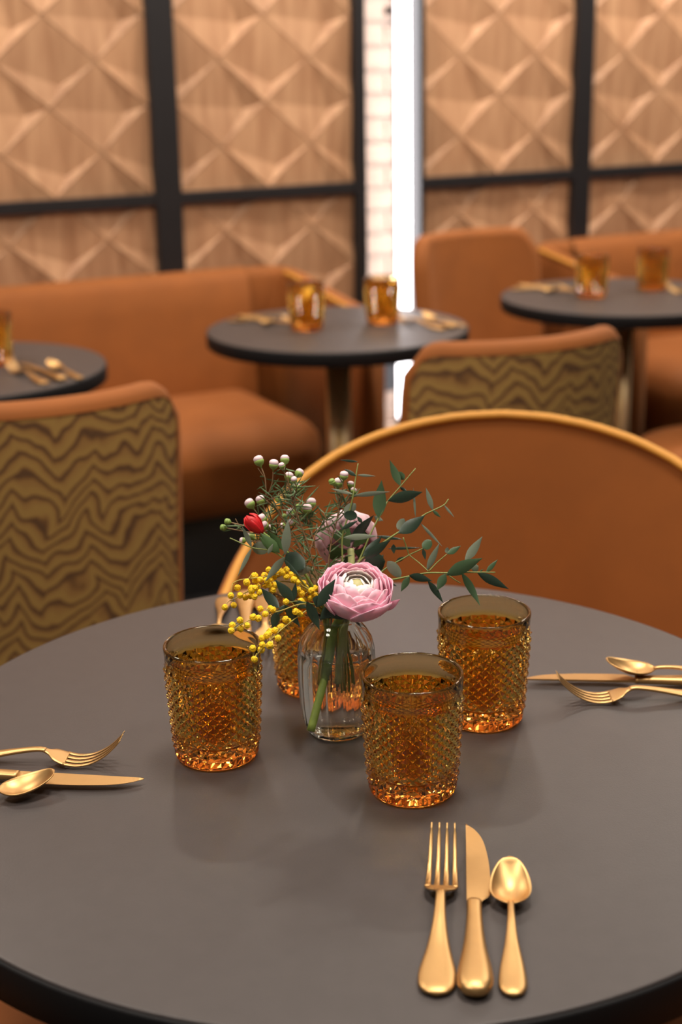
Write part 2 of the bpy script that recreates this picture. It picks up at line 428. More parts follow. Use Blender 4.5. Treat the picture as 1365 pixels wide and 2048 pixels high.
# ------------------------------------------------------------------ amber tumblers
def make_glass_mesh():
    N = 24; J = 17; z0, z1 = .0135, .0835; dz = (z1 - z0) / J
    rad = lambda z: float(np.interp(z, [0, .012, .03, .0835, .104], [.0352, .0362, .0374, .0405, .0415]))
    m = MB(); rows = []
    def ring(r, z, off=0, n=2 * N):
        b = len(m.v); m.v += [Vector((r * math.cos(2 * PI * (i + off) / n), r * math.sin(2 * PI * (i + off) / n), z)) for i in range(n)]; return list(range(b, b + n))
    def quad(a, b, flat=False):
        n = len(a)
        for i in range(n):
            if flat: m.flat.add(len(m.f))
            m.f.append((a[i], a[(i + 1) % n], b[(i + 1) % n], b[i]))
    # foot with flutes
    r0 = ring(.030, .0); 
    r1 = ring(.0335, .0004)
    def flute(zz, lo, hi):
        b = len(m.v)
        for i in range(2 * N):
            r = hi if i % 2 == 0 else lo; t = 2 * PI * i / (2 * N); m.v.append(Vector((r * math.cos(t), r * math.sin(t), zz)))
        return list(range(b, b + 2 * N))
    r2 = ring(.0352, .0018); r3 = flute(.0034, .0348, .0362); r4 = flute(.0090, .0352, .0368); r5 = ring(.0362, .0112)
    lat = []
    for j in range(J + 1):
        z = z0 + j * dz; off = .5 * (j % 2); r = rad(z) - .0004; b = len(m.v)
        for i in range(N):
            t = 2 * PI * (i + off) / N; m.v.append(Vector((r * math.cos(t), r * math.sin(t), z)))
        lat.append(list(range(b, b + N)))
    P = .0023
    def apex(j, i):
        z = z0 + j * dz; t = 2 * PI * (i + .5 + .5 * (j % 2)) / N; r = rad(z) + P
        m.v.append(Vector((r * math.cos(t), r * math.sin(t), z))); return len(m.v) - 1
    def tri(*q): m.flat.add(len(m.f)); m.f.append(q)
    bot = []; top = []
    for j in range(J + 1):
        for i in range(N):
            L, Rr = lat[j][i], lat[j][(i + 1) % N]; k = (i + (j % 2)) % N
            A = apex(j, i)
            U = lat[j + 1][k] if j < J else None; D = lat[j - 1][k] if j > 0 else None
            if U is not None: tri(L, A, U); tri(A, Rr, U)
            if D is not None: tri(D, A, L); tri(D, Rr, A)
            if j == 0: bot += [L, A]
            if j == J: top += [L, A]
    quad(r0, r1); quad(r1, r2); quad(r2, r3, True); quad(r3, r4, True); quad(r4, r5, True); quad(r5, bot)
    o = (.5 * (J % 2)) * 2
    t1 = ring(.0411, .0846, o); t2 = ring(.0414, .0856, o); t3 = ring(.0406, .0868, o); t4 = ring(.0412, .0965, o); t5 = ring(.0415, .1015, o); t6 = ring(.0412, .1033, o); t7 = ring(.0402, .1040, o); t8 = ring(.0391, .1034, o); t9 = ring(.0386, .1015, o)
    prev = top
    for t in (t1, t2, t3, t4, t5, t6, t7, t8, t9): quad(prev, t); prev = t
    for r, z in ((.0376, .084), (.0366, .060), (.0350, .034), (.0342, .0215), (.0322, .0178), (.026, .0165), (.012, .0160)):
        t = ring(r, z, o); quad(prev, t); prev = t
    m.f.append(tuple(prev)); m.f.append(tuple(reversed(r0)))
    m.uv = [(0, 0)] * len(m.v)
    return m
glass0 = make_glass_mesh().build('tumbler', M_amber)
gl_list = [
    (.0545, 1.0475, 7, 'amber diamond-cut tumbler in front, nearest the fork, knife and spoon', 'amber tumblers on the front table'),
    (-.1115, 1.1160, 2, 'amber diamond-cut tumbler left of the vase, mimosa touching its rim', 'amber tumblers on the front table'),
    (.1258, 1.1785, 5, 'amber diamond-cut tumbler right of the vase under eucalyptus tips', 'amber tumblers on the front table'),
    (-.0285, 1.2560, 3, 'amber diamond-cut tumbler half hidden behind the vase and mimosa', 'amber tumblers on the front table'),
    (-.0690, 3.185, 1, 'amber tumbler on the centre bistro table, nearer its left cutlery', 'amber tumblers on the bistro tables'),
    (.1040, 3.250, 4, 'amber tumbler on the centre bistro table, before the light strip', 'amber tumblers on the bistro tables'),
    (.6390, 3.566, 6, 'amber tumbler on the right bistro table, next to left cutlery', 'amber tumblers on the bistro tables'),
    (.8130, 3.666, 8, 'amber tumbler on the right bistro table, farther from the light strip', 'amber tumblers on the bistro tables'),
    (-.6990, 2.853, 9, 'amber tumbler cut by left edge on the left bistro table', 'amber tumblers on the bistro tables'),
]
for i, (x, y, a, lab, gr) in enumerate(gl_list):
    o = glass0 if i == 0 else glass0.copy()
    if i: col.objects.link(o)
    o.location = (x, y, TZ + .0004); o.rotation_euler.z = R(a * 5); tag(o, lab, 'tumbler', gr)

# ------------------------------------------------------------------ cutlery (local y runs from handle end to tip, z up, resting on z = 0)
def loft_tab(y0, y1, n, wt, zt, tt, p=2.2, ns=14):
    wt, zt, tt = smooth_tab(wt), smooth_tab(zt), smooth_tab(tt)
    ys = [y0 + (y1 - y0) * i / n for i in range(n + 1)]
    return sections([(0, y, interp(zt, y), max(.0004, interp(wt, y)), max(.0004, interp(tt, y))) for y in ys], ns, p)
def rounded_ends(y0, y1, n):
    return None
def make_fork():
    W = [(0, .004), (.0015, .012), (.004, .0185), (.009, .0235), (.016, .0252), (.026, .0240), (.05, .0150), (.075, .0090), (.098, .0068), (.106, .0066)]
    Z = [(0, .0032), (.02, .0030), (.05, .0055), (.08, .0105), (.098, .0128), (.106, .0120)]
    T = [(0, .002), (.006, .0050), (.02, .0056), (.06, .0046), (.106, .0036)]
    f_ = MB().add(*loft_tab(0, .106, 46, W, Z, T, 2.3)).build('fork', M_gold)
    # head: shoulders then four tines, swept along a rising curve
    hz = smooth_tab([(.104, .0122), (.114, .0078), (.124, .0040), (.134, .0026), (.146, .0046), (.158, .0110), (.168, .0200), (.175, .0285)])
    hw = smooth_tab([(.104, .0066), (.1085, .0090), (.113, .0190), (.117, .0225), (.124, .0252)])
    m = MB(); sec = []
    for i in range(15):
        y = .104 + .020 * i / 14; sec.append((0, y, interp(hz, y), interp(hw, y), .0028 - .0008 * i / 14))
    m.add(*sections(sec, 12, 3))
    for k in range(4):
        sec = []
        for i in range(19):
            q = i / 18; y = .1225 + (.1735 - .1225) * q
            x = (k - 1.5) * (.00665 - .0009 * q)
            sec.append((x, y, interp(hz, y), (.0046 - .0022 * q) * (1 if q < .93 else .6), .0019 - .0006 * q))
        m.add(*sections(sec, 8, 3))
    m.build('tines', M_gold, f_)
    return f_
def make_knife():
    W = [(0, .004), (.0015, .0125), (.004, .018), (.009, .0222), (.016, .0236), (.028, .0218), (.055, .0150), (.085, .0112), (.105, .0108)]
    Z = [(0, .0062), (.02, .0058), (.06, .0056), (.105, .0056)]
    T = [(0, .004), (.004, .0090), (.012, .0112), (.03, .0108), (.07, .0080), (.105, .0068)]
    k_ = MB().add(*loft_tab(0, .105, 44, W, Z, T, 2.4)).build('knife', M_gold)
    # blade: straight back on the left, curved edge on the right
    n = 30; v = []; f = []
    for i in range(n + 1):
        q = i / n; y = .1042 + q * .108
        xl = -.0058 - .0006 * q + .0005
        xr = interp(smooth_tab([(0, .0048), (.03, .0062), (.10, .0112), (.30, .0118), (.55, .0105), (.78, .0070), (.92, .0012), (1, -.0058)]), q)
        xr = max(xr, xl + .0004)
        e = .0006 + .0006 * (1 - q)
        v += [(xl, y, .0056 + e), (xr, y, .0052 + .0002), (xr, y, .0052 - .0002), (xl, y, .0056 - e)]
    for i in range(n):
        a = i * 4
        for j in range(4): f.append((a + j, a + (j + 1) % 4, a + 4 + (j + 1) % 4, a + 4 + j))
    f += [(3, 2, 1, 0), (n * 4, n * 4 + 1, n * 4 + 2, n * 4 + 3)]
    MB().add(v, f, flat=True).build('blade', M_gold, k_)
    return k_
def make_spoon():
    W = [(0, .003), (.0015, .010), (.004, .0145), (.009, .0180), (.016, .0186), (.03, .0160), (.055, .0088), (.08, .0052), (.097, .0044)]
    Z = [(0, .0028), (.02, .0026), (.05, .0060), (.075, .0098), (.090, .0098), (.097, .0086)]
    T = [(0, .002), (.006, .0046), (.02, .0050), (.06, .0038), (.097, .0032)]
    s_ = MB().add(*loft_tab(0, .097, 42, W, Z, T, 2.3)).build('spoon', M_gold)
    # bowl: egg outline, broad towards the handle, curved shell with thickness
    L = .047; y0 = .0955; nu, nv = 26, 16
    half = smooth_tab([(0, .0022), (.05, .0062), (.14, .0112), (.30, .0144), (.48, .0147), (.68, .0130), (.85, .0098), (.95, .0062), (1, .0008)])
    v = []; f = []
    for side in (0, 1):
        for i in range(nu + 1):
            q = i / nu; w = interp(half, q); y = y0 + L * q
            rim = .0092 + .0035 * (q - .1) ** 2 * 3
            dp = .0068 * math.sin(PI * min(1, q * 1.02 + .02)) ** .8
            for j in range(nv + 1):
                x = -1 + 2 * j / nv
                z = rim - dp * (1 - x * x) ** .9 - (.0011 if side else 0)
                v.append((w * x, y, z))
    K = (nu + 1) * (nv + 1)
    for i in range(nu):
        for j in range(nv):
            a = i * (nv + 1) + j
            f.append((a, a + 1, a + nv + 2, a + nv + 1)); f.append((K + a + nv + 1, K + a + nv + 2, K + a + 1, K + a))
    for i in range(nu):
        a = i * (nv + 1); f.append((a + nv + 1, K + a + nv + 1, K + a, a)); a += nv; f.append((a, K + a, K + a + nv + 1, a + nv + 1))
    for j in range(nv):
        f.append((j, K + j, K + j + 1, j + 1)); a = nu * (nv + 1) + j; f.append((a + 1, K + a + 1, K + a, a))
    MB().add(v, f).build('bowl', M_gold, s_)
    return s_
proto = {'fork': make_fork(), 'knife': make_knife(), 'spoon': make_spoon()}
used = set()
def place(kind, end, tip, label, group, dz=0, tilt=0):
    """end = handle end, tip direction, both on the table plane"""
    o = proto[kind] if kind not in used else copy_tree(proto[kind]); used.add(kind)
    d = Vector((tip[0] - end[0], tip[1] - end[1]))
    o.location = (end[0], end[1], TZ + .0003 + dz); o.rotation_euler = (tilt, 0, math.atan2(-d.x, d.y))
    tag(o, label, kind, group)
def along(p, ang, L): return (p[0] + L * math.cos(R(ang)), p[1] + L * math.sin(R(ang)))
G1 = 'gold cutlery on the front table'
place('fork', (.0548, .7712), (.0733, .956), 'gold fork lying nearest to us, below the front tumbler', G1)
place('knife', (.0793, .7670), (.0986, .985), 'gold knife nearest to us, between fork and spoon', G1)
place('spoon', (.1037, .7690), (.1182, .9115), 'gold spoon nearest to us, right of the near knife', G1, 0, 0)
place('fork', (-.3630, 1.1130), (-.1890, 1.1000), 'gold fork at left edge pointing at the left tumbler', G1)
place('knife', (-.3790, 1.0880), (-.1630, 1.0560), 'gold knife at left edge between left fork and spoon', G1)
place('spoon', (-.3740, 1.0070), (-.2460, 1.0560), 'gold spoon at left edge, bowl facing up beside left knife', G1)
place('fork', (.3705, 1.2050), (.1985, 1.2090), 'gold fork at right edge, nearest of the right three pieces', G1)
place('knife', (.3815, 1.2310), (.1655, 1.2530), 'gold knife at right edge pointing at the right tumbler', G1)
place('spoon', (.3920, 1.2370), (.2500, 1.2510), 'gold spoon at right edge, lying above the right knife', G1, .006, 0)
place('fork', (-.0880, 1.4880), (-.0770, 1.3100), 'gold fork behind the mimosa, tines towards us', G1)
place('knife', (-.1090, 1.4960), (-.0950, 1.28), 'gold knife on table far side, handle above left tumbler', G1)
place('spoon', (-.1325, 1.4900), (-.1300, 1.34), 'gold spoon on table far side, left of the far knife', G1)
G2 = 'gold cutlery on the bistro tables'
def setting(end, ang, gap, where, flip=1):
    """fork, knife, spoon side by side; end = handle end of the knife, ang = pointing direction"""
    pd = (math.cos(R(ang - 90)), math.sin(R(ang - 90)))
    for k, off, ln in (('fork', -gap, .0), ('knife', 0, .0), ('spoon', gap, .0)):
        e = (end[0] + pd[0] * off * flip, end[1] + pd[1] * off * flip)
        place(k, e, along(e, ang, .2), 'small gold %s %s' % (k, where), G2)
setting((-.235, 3.335), -35, .035, 'at the left side of the centre bistro table')
setting((.262, 3.150), 128, .032, 'at the right side of the centre bistro table')
setting((.475, 3.735), -38, .034, 'at the left side of the right bistro table')
setting((.985, 3.52), 135, .034, 'at the far right on the right bistro table')
setting((-.525, 2.665), 125, .036, 'on the left bistro table, right of its tumbler')

# ------------------------------------------------------------------ shell chairs (patterned outside, velvet inside)
def make_shell_chair():
    t = empty('shell_chair')
    Rr = .325; th = .046; A = R(41.5); cy = -.19 + Rr + .0     # arc centre ahead of the back; faces +y
    zb, ztop, rc = .16, .832, .05
    nA, nZ = 28, 22
    def grid(r, rev, mat, name, zt=ztop, zlow=zb, inset=0.0):
        v = []; uv = []; f = []
        for i in range(nA + 1):
            a = -A + 2 * A * i / nA; s = abs(a) * Rr; edge = A * Rr - s
            top = zt - (rc - math.sqrt(max(0, rc * rc - max(0, rc - edge) ** 2)) if edge < rc else 0)
            for j in range(nZ + 1):
                z = zlow + (top - zlow) * j / nZ
                lean = -.13 * max(0, z - .42)
                v.append((r * math.sin(a), cy - r * math.cos(a) + lean, z)); uv.append((a * r + .3, z))
        for i in range(nA):
            for j in range(nZ):
                q = i * (nZ + 1) + j
                f.append((q, q + nZ + 1, q + nZ + 2, q + 1) if not rev else (q, q + 1, q + nZ + 2, q + nZ + 1))
        return v, f, uv
    vo, fo, uo = grid(Rr, False, None, '')
    vi, fi, ui = grid(Rr - th, True, None, '')
    MB().add(vo, fo, uo).build('outer_back', M_pat, t)
    MB().add(vi, fi, ui).build('inner_back', M_velvet, t)
    # padded velvet roll round the sides and the top, between the two faces
    def edge_path():
        p = []
        for j in range(nZ + 1): p.append((0, j))
        for i in range(1, nA): p.append((i, nZ))
        for j in range(nZ, -1, -1): p.append((nA, j))
        return p
    v = []; f = []; path = edge_path(); n = 9
    for (i, j) in path:
        q = i * (nZ + 1) + j; a, b_ = Vector(vo[q]), Vector(vi[q]); c = (a + b_) / 2
        up = Vector((0, 0, 1)) if 0 < i < nA and j == nZ else Vector(((-1 if i == 0 else 1), 0.35, .6 if j == nZ else 0)).normalized()
        w = (b_ - a) * .5
        for k in range(n):
            th_ = PI * k / (n - 1); v.append(c - w * math.cos(th_) * 1.04 + up * (.022 * math.sin(th_)) - up * .001)
    for i in range(len(path) - 1):
        for k in range(n - 1):
            q = i * n + k; f.append((q, q + 1, q + n + 1, q + n))
    MB().add(v, f).build('edge_roll', M_velvet, t)
    # seat: rounded drum with a crowned top
    prof = [(.10, .20), (.205, .20), (.225, .23), (.235, .30), (.235, .385), (.228, .42), (.205, .442), (.15, .452), (.03, .456)]
    v, f = lathe(prof, 48); MB().add([(p[0] * 1.0, p[1] * 1.0 + .055, p[2]) for p in v], f).build('seat', M_velvet, t)
    for sx in (-1, 1):
        for sy in (-1, 1):
            MB().add(*tube([(sx * .13, .04 + sy * .12, .21), (sx * .17, .05 + sy * .16, 0)], [.014, .010], 10)).build('leg', M_black, t)
    return t
G3 = 'shell chairs with zigzag fabric backs'
c0 = make_shell_chair()
def put(o, x, y, face, label, group):
    """face = direction the sitter looks, degrees from +x"""
    o.location = (x, y, 0); o.rotation_euler = (0, 0, R(face - 90)); tag(o, label, 'chair', group)
put(c0, -.517, 2.250, 113, 'chair with mustard zigzag fabric back at left edge, pulled up to left bistro table', G3)
put(copy_tree(c0), .266, 2.661, 112, 'chair with mustard zigzag fabric back standing before the centre bistro table', G3)
put(copy_tree(c0), .945, 3.19, 122, 'chair cut by right edge, its round terracotta seat pushed towards right bistro table', G3)
put(copy_tree(c0), .475, 3.955, -58, 'terracotta chair facing us between the two sofas, right of light strip', G3)

# ------------------------------------------------------------------ tub chairs of the front table (arched back, mustard piping)
def make_tub():
    t = empty('tub_chair'); Rr = .35; th = .024; A = 108     # back at local -y, faces +y
    topz = lambda a: interp([(0, .842), (10, .8395), (20, .832), (30, .820), (40, .803), (50, .780), (60, .752), (70, .720), (80, .692), (90, .672), (100, .660), (108, .645)], abs(a))
    nA, nZ = 60, 10; zb = .17
    def surf(r0, r1, z0, dr=0.0):
        v = []; uv = []
        for i in range(nA + 1):
            a = -A + 2 * A * i / nA; zt = topz(a) - dr
            for j in range(nZ + 1):
                z = z0 + (zt - z0) * j / nZ; q = (z - .16) / .68
                r = r0 + (r1 - r0) * q
                v.append((r * math.sin(R(a)), -r * math.cos(R(a)), z)); uv.append((r * R(a) + 1, z))
        f = [(i * (nZ + 1) + j, (i + 1) * (nZ + 1) + j, (i + 1) * (nZ + 1) + j + 1, i * (nZ + 1) + j + 1) for i in range(nA) for j in range(nZ)]
        return v, f, uv
    vo, fo, uo = surf(.305, Rr + th, zb, .012); vi, fi, ui = surf(.285, Rr + .006, zb)
    MB().add(vo, fo, uo).build('outer_shell', M_pat, t)
    MB().add(vi, [tuple(reversed(q)) for q in fi], ui).build('inner_back', M_velvet, t)
    # top and front edges closing the shell
    v = []; f = []; idx = [(0, j) for j in range(nZ)] + [(i, nZ) for i in range(nA + 1)] + [(nA, j) for j in range(nZ - 1, -1, -1)]
    for (i, j) in idx:
        q = i * (nZ + 1) + j; a, b_ = Vector(vi[q]), Vector(vo[q]); up = Vector((0, 0, .008)) if j == nZ else Vector((0, .008, 0))
        v += [a, a.lerp(b_, .3) + up, a.lerp(b_, .7) + up, b_]
    for i in range(len(idx) - 1):
        for k in range(3): q = i * 4 + k; f.append((q, q + 4, q + 5, q + 1))
    MB().add(v, f).build('rim_border', M_velvet, t)
    pip = [Vector(vi[i * (nZ + 1) + j]) + Vector((0, 0, .003)) for (i, j) in idx]
    MB().add(*tube(pip, .0062, 8)).build('piping', M_piping, t)
    prof = [(.10, .22), (.27, .22), (.285, .25), (.288, .40), (.282, .44), (.262, .462), (.20, .474), (.02, .480)]
    MB().add(*lathe(prof, 64)).build('seat', M_velvet, t)
    ring = [(.2835 * math.cos(2 * PI * i / 72), .2835 * math.sin(2 * PI * i / 72), .444) for i in range(73)]
    MB().add(*tube(ring, .006, 8)).build('seat_piping', M_piping, t)
    for sx in (-1, 1):
        for sy in (-1, 1): MB().add(*tube([(sx * .16, sy * .16, .22), (sx * .20, sy * .20, 0)], [.016, .011], 10)).build('leg', M_black, t)
    return t
G4 = 'tub chairs round the front table'
tub = make_tub()
tub.name = 'tub_chair'
put(tub, .185, 1.575, -97, 'terracotta velvet tub chair with arched mustard-piped back behind the flowers', G4)
put(copy_tree(tub), -.450, 1.13, 0, 'tub chair at left edge, only its arm tip and seat peeping past the front table', G4)
put(copy_tree(tub), .575, .915, 158, 'tub chair at lower right corner, zigzag fabric side under the front table', G4)

# ------------------------------------------------------------------ banquette sofas along the wall
def make_sofa(name, s0, s1, arm, label):
    """local x along the wall, local y = distance behind the wall plane (negative = into the room)"""
    t = empty(name, WO, WA); tag(t, label, 'sofa', 'banquette sofas along the timber wall')
    ia, ib = (s0 + .16, s1) if arm < 0 else (s0, s1 - .16)
    # seat cushion, generously rounded
    bm = bmesh.new(); bmesh.ops.create_cube(bm, size=1)
    for v in bm.verts:
        v.co = Vector(((ia + ib) / 2 + v.co.x * (ib - ia), -.37 + v.co.y * .54, .325 + v.co.z * .25))
    bmesh.ops.bevel(bm, geom=list(bm.edges), offset=.085, segments=6, affect='EDGES', profile=.5)
    bm.verts.index_update()
    for v in bm.verts:
        if v.co.z < .36 and v.co.y < -.45: v.co.y += (.36 - v.co.z) * .55
        if v.co.z > .40: v.co.z += .018 * max(0, 1 - ((v.co.y + .37) / .27) ** 2)
    MB().add([v.co.copy() for v in bm.verts], [[w.index for w in q.verts] for q in bm.faces]).build('seat_cushion', M_velvet, t); bm.free()
    MB().add(*box(s0 + .03, s1 - .03, -.50, -.10, 0, .21)).build('plinth', M_plinth, t, False)
    # upholstered back in vertical pads that lean gently
    n = max(2, round((ib - ia) / .235)); w = (ib - ia) / n
    prof = [(-.165, .36), (-.172, .44), (-.158, .56), (-.142, .68), (-.130, .745), (-.112, .772), (-.085, .780), (-.062, .768), (-.050, .74), (-.050, .36)]
    for k in range(n):
        v = []; f = []; nx = 9
        for i in range(nx):
            q = i / (nx - 1); x = ia + w * (k + q); puff = 1 - abs(2 * q - 1) ** 10
            for (y, z) in prof:
                g = (.004 * (1 - puff)) * max(0, min(1, (.70 - z) / .15))
                v.append((x, y + (g if y < -.1 else 0), z))
        m_ = len(prof)
        for i in range(nx - 1):
            for j in range(m_ - 1): q = i * m_ + j; f.append((q, q + m_, q + m_ + 1, q + 1))
        MB().add(v, f).build('back_pad', M_velvet, t)
    # arm: slopes down to the front, curved into the back
    sg = -1 if arm < 0 else 1; xo = s0 if arm < 0 else s1
    path = spline([(xo - sg * .16, -.085, 0), (xo - sg * .075, -.095, 0), (xo - sg * .035, -.15, 0), (xo - sg * .030, -.30, 0), (xo - sg * .028, -.45, 0), (xo - sg * .028, -.62, 0)], 6)
    topz = lambda y: interp([(-.62, .690), (-.60, .712), (-.45, .728), (-.15, .768), (-.08, .776)], y)
    v = []; f = []; hw = .030
    for i, p in enumerate(path):
        tn = (path[min(i + 1, len(path) - 1)] - path[max(0, i - 1)]).normalized(); nr = Vector((-tn.y, tn.x, 0)); zt = topz(p.y); zl = .15
        for (o_, z) in ((-hw, zl), (-hw, zt - .03), (-hw * .8, zt - .008), (-hw * .4, zt), (hw * .4, zt), (hw * .8, zt - .008), (hw, zt - .03), (hw, zl)):
            q = p + nr * o_; v.append((q.x, q.y, z))
    for i in range(len(path) - 1):
        for j in range(8): a = i * 8 + j; b_ = i * 8 + (j + 1) % 8; f.append((a, b_, b_ + 8, a + 8))
    f.append(tuple(range(7, -1, -1))); f.append(tuple((len(path) - 1) * 8 + j for j in range(8)))
    a_ = MB().add(v, f).build('arm', M_velvet, t)
    for sgn in (-1,):
        pp = []
        for i, p in enumerate(path):
            if p.y > -.14: continue
            tn = (path[min(i + 1, len(path) - 1)] - path[max(0, i - 1)]).normalized(); nr = Vector((-tn.y, tn.x, 0)); q = p + nr * (hw * .86 * sgn)
            pp.append((q.x, q.y, topz(p.y) - .004))
        MB().add(*tube(pp, .006, 6)).build('piping', M_piping, a_)
    return t
make_sofa('banquette_sofa', -2.2, .27, 1, 'long terracotta velvet sofa along the wall, left of the light strip')
make_sofa('banquette_sofa', 1.055, 3.0, -1, 'terracotta velvet sofa at right, behind the right bistro table')

# ------------------------------------------------------------------ vase with water
VX, VY = -.0065, 1.157
flute = lambda t, z: 1 - (.030 * abs(math.sin(7 * t)) ** .6 * 1.0 - .02) * max(0, min(1, z / .004, (.104 - z) / .012))
op = [(.0225, 0), (.0250, .0008), (.0275, .0040), (.0305, .012), (.0328, .030), (.0338, .052), (.0338, .070), (.0330, .081), (.0308, .0905), (.0270, .098), (.0222, .1030), (.0182, .1058), (.0170, .1085), (.0172, .1120), (.0190, .1148), (.0196, .1160), (.0188, .1168)]
ip = [(.0172, .1160), (.0150, .1120), (.0146, .1085), (.0158, .1050), (.0200, .1010), (.0225, .0958), (.0285, .0890), (.0306, .0800), (.0312, .0700), (.0312, .052), (.0302, .030), (.0282, .0135), (.0255, .0065), (.020, .0050)]
n = 168; v1, f1 = lathe(op, n, True, False, flute); v2, f2 = lathe(ip, n, False, False); m = MB()
m.add(v1, f1); m.add(v2, f2)
k1 = (len(op) - 1) * n; k2 = len(op) * n
m.f += [(k1 + i, k1 + (i + 1) % n, k2 + (i + 1) % n, k2 + i) for i in range(n)]
m.f.append(tuple(k2 + (len(ip) - 1) * n + i for i in range(n)))
vase = m.build('bud_vase', M_clear); vase.location = (VX, VY, TZ + .0004)
tag(vase, 'small clear ribbed glass bud vase half filled with water, holding flowers', 'vase')
wp = [(.0195, .0048), (.0256, .0062), (.0284, .0133), (.0304, .030), (.0314, .052), (.0314, .070), (.0309, .0780)]
MB().add(*lathe(wp, 96)).build('water', M_water, vase)

# ------------------------------------------------------------------ bouquet
# drawing frame of the bouquet: a real plane through the vase neck, 0.4387 mm per unit, unit (682.5, 1024) on the view axis
NECK = Vector((VX, VY, TZ + .112)); ND = (NECK - cC).dot(cF)
def bq(x, y, dy=0.0):
    d = ND + dy
    return cC + (cF + cR * ((x - 682.5) / FPX) - cV * ((y - 1024) / FPX)) * d
UNIT = ND / FPX
def Z1(p): return (420 + p[0] / 4.266, 890 + p[1] / 4.266)
def Z2(p): return (680 + p[0] / 3.79, 890 + p[1] / 3.79)
def Z3(p): return (430 + p[0] / 5.935, 1060 + p[1] / 5.935)
rng = random.Random(11)
def leaf_geo(a, b, w, roll=0.0, bend=.12, shape='lance'):
    a, b = Vector(a), Vector(b); d = b - a; L = d.length; d.normalize()
    side = d.cross(cF).normalized(); nrm = side.cross(d).normalized()
    s = side * math.cos(roll) + nrm * math.sin(roll); nn = s.cross(d).normalized()
    prof = {'lance': [(0, .05), (.12, .52), (.3, .95), (.45, 1), (.65, .78), (.85, .34), (1, .02)], 'round': [(0, .08), (.1, .55), (.3, .95), (.55, 1), (.8, .78), (.93, .42), (1, .04)], 'needle': [(0, .6), (.3, 1), (.7, .9), (1, .1)]}[shape]
    pr = smooth_tab(prof); n = 9 if shape != 'needle' else 3; v = []; f = []
    for i in range(n + 1):
        q = i / n; c = a + d * (L * q) + nn * (bend * L * 4 * q * (1 - q)); h = w / 2 * max(.03, interp(pr, q))
        v += [c - s * h + nn * h * .22, c - nn * .0002, c + s * h + nn * h * .22]
    for i in range(n):
        q = i * 3; f += [(q, q + 3, q + 4, q + 1), (q + 1, q + 4, q + 5, q + 2)]
    return v, f
def leaf(root, a, b, w, mat, roll=None, bend=None, shape='lance'):
    roll = rng.uniform(-.25, .25) if roll is None else roll; bend = rng.uniform(-.05, .09) if bend is None else bend
    v, f = leaf_geo(a, b, w, roll, bend, shape)
    o = MB().add(v, f).build('leaf', mat, root)
    return o
def stem_mesh(m, pts, r0, r1, n=6):
    p = spline(pts, 5); m.add(*tube(p, [r0 + (r1 - r0) * i / (len(p) - 1) for i in range(len(p))], n))
def in_vase(dx, dy, zb=.05):
    return [(VX + dx * 1.2, VY + dy * 1.2, TZ + zb), (VX + dx * .9, VY + dy * .9, TZ + .09), (VX + dx, VY + dy, TZ + .112)]

G5 = 'eucalyptus sprigs in the vase'
def sprig(name, feet, zb, path, dys, leaves, label, group, mat_stem=M_stem, r=(.0011, .0005), extra=()):
    """path in drawing units with a depth offset per point; leaves = (base, tip, width, depth, material, shape)"""
    m = MB(); P = in_vase(*feet, zb) + [bq(x, y, d) for (x, y), d in zip(path, dys)]
    stem_mesh(m, P, *r)
    for e in extra: stem_mesh(m, [bq(*q) for q in e], .0006, .0004, 5)
    root = m.build(name, mat_stem); tag(root, label, 'foliage sprig', group)
    for (a, b, w, d, mt, *sh) in leaves:
        d2 = d if not isinstance(d, tuple) else d[1]; d1 = d if not isinstance(d, tuple) else d[0]
        leaf(root, bq(a[0], a[1], d1), bq(b[0], b[1], d2), w * UNIT, mt, shape=(sh[0] if sh else 'lance'))
    return root
def conv(Z, L, s): return [(Z(a), Z(b), w / s, d, mt, *sh) for (a, b, w, d, mt, *sh) in L]
g, gd, gg = M_leaf, M_leafd, M_leafg
# upright sprig, right of the centre
sprig('eucalyptus_sprig', (.004, .004), .04, [Z2(p) for p in ((90, 1000), (150, 870), (240, 660), (335, 480), (365, 425), (455, 320), (575, 178))], (0, .005, .01, .015, .02, .022, .025),
      conv(Z2, [((460, 310), (378, 112), 62, .022, g), ((490, 262), (440, 205), 52, .03, g, 'round'), ((365, 422), (628, 356), 88, (.018, .0), gd), ((295, 555), (318, 268), 104, .012, g),
                ((455, 320), (512, 352), 26, .03, gd), ((575, 548), (558, 322), 18, .01, gg), ((80, 742), (258, 532), 74, (.0, -.01), gd), ((28, 702), (285, 690), 48, -.02, gg), ((262, 540), (330, 575), 40, .02, gg)], 3.79),
      'eucalyptus sprig standing upright, its top leaves highest right of the waxflower', G5)
# thin sprig at the top centre
sprig('eucalyptus_sprig', (.001, .006), .045, [Z2(p) for p in ((20, 980), (20, 700), (70, 520), (100, 390), (122, 240), (139, 140))], (0, .0, .0, .0, .005, .008),
      conv(Z2, [((138, 128), (-2, 113), 20, .006, gd), ((125, 236), (33, 181), 32, .002, gd), ((130, 228), (272, 236), 20, .004, gg), ((105, 384), (380, 354), 38, -.004, gg), ((100, 372), (-70, 330), 26, -.002, gg),
                ((80, 572), (85, 495), 98, -.012, gd, 'round'), ((36, 520), (122, 445), 74, .0, gg, 'round'), ((10, 640), (140, 572), 34, -.015, gd), ((170, 590), (130, 540), 30, -.01, gd)], 3.79),
      'thin eucalyptus sprig at top centre with narrow grey leaves over the waxflower', G5)
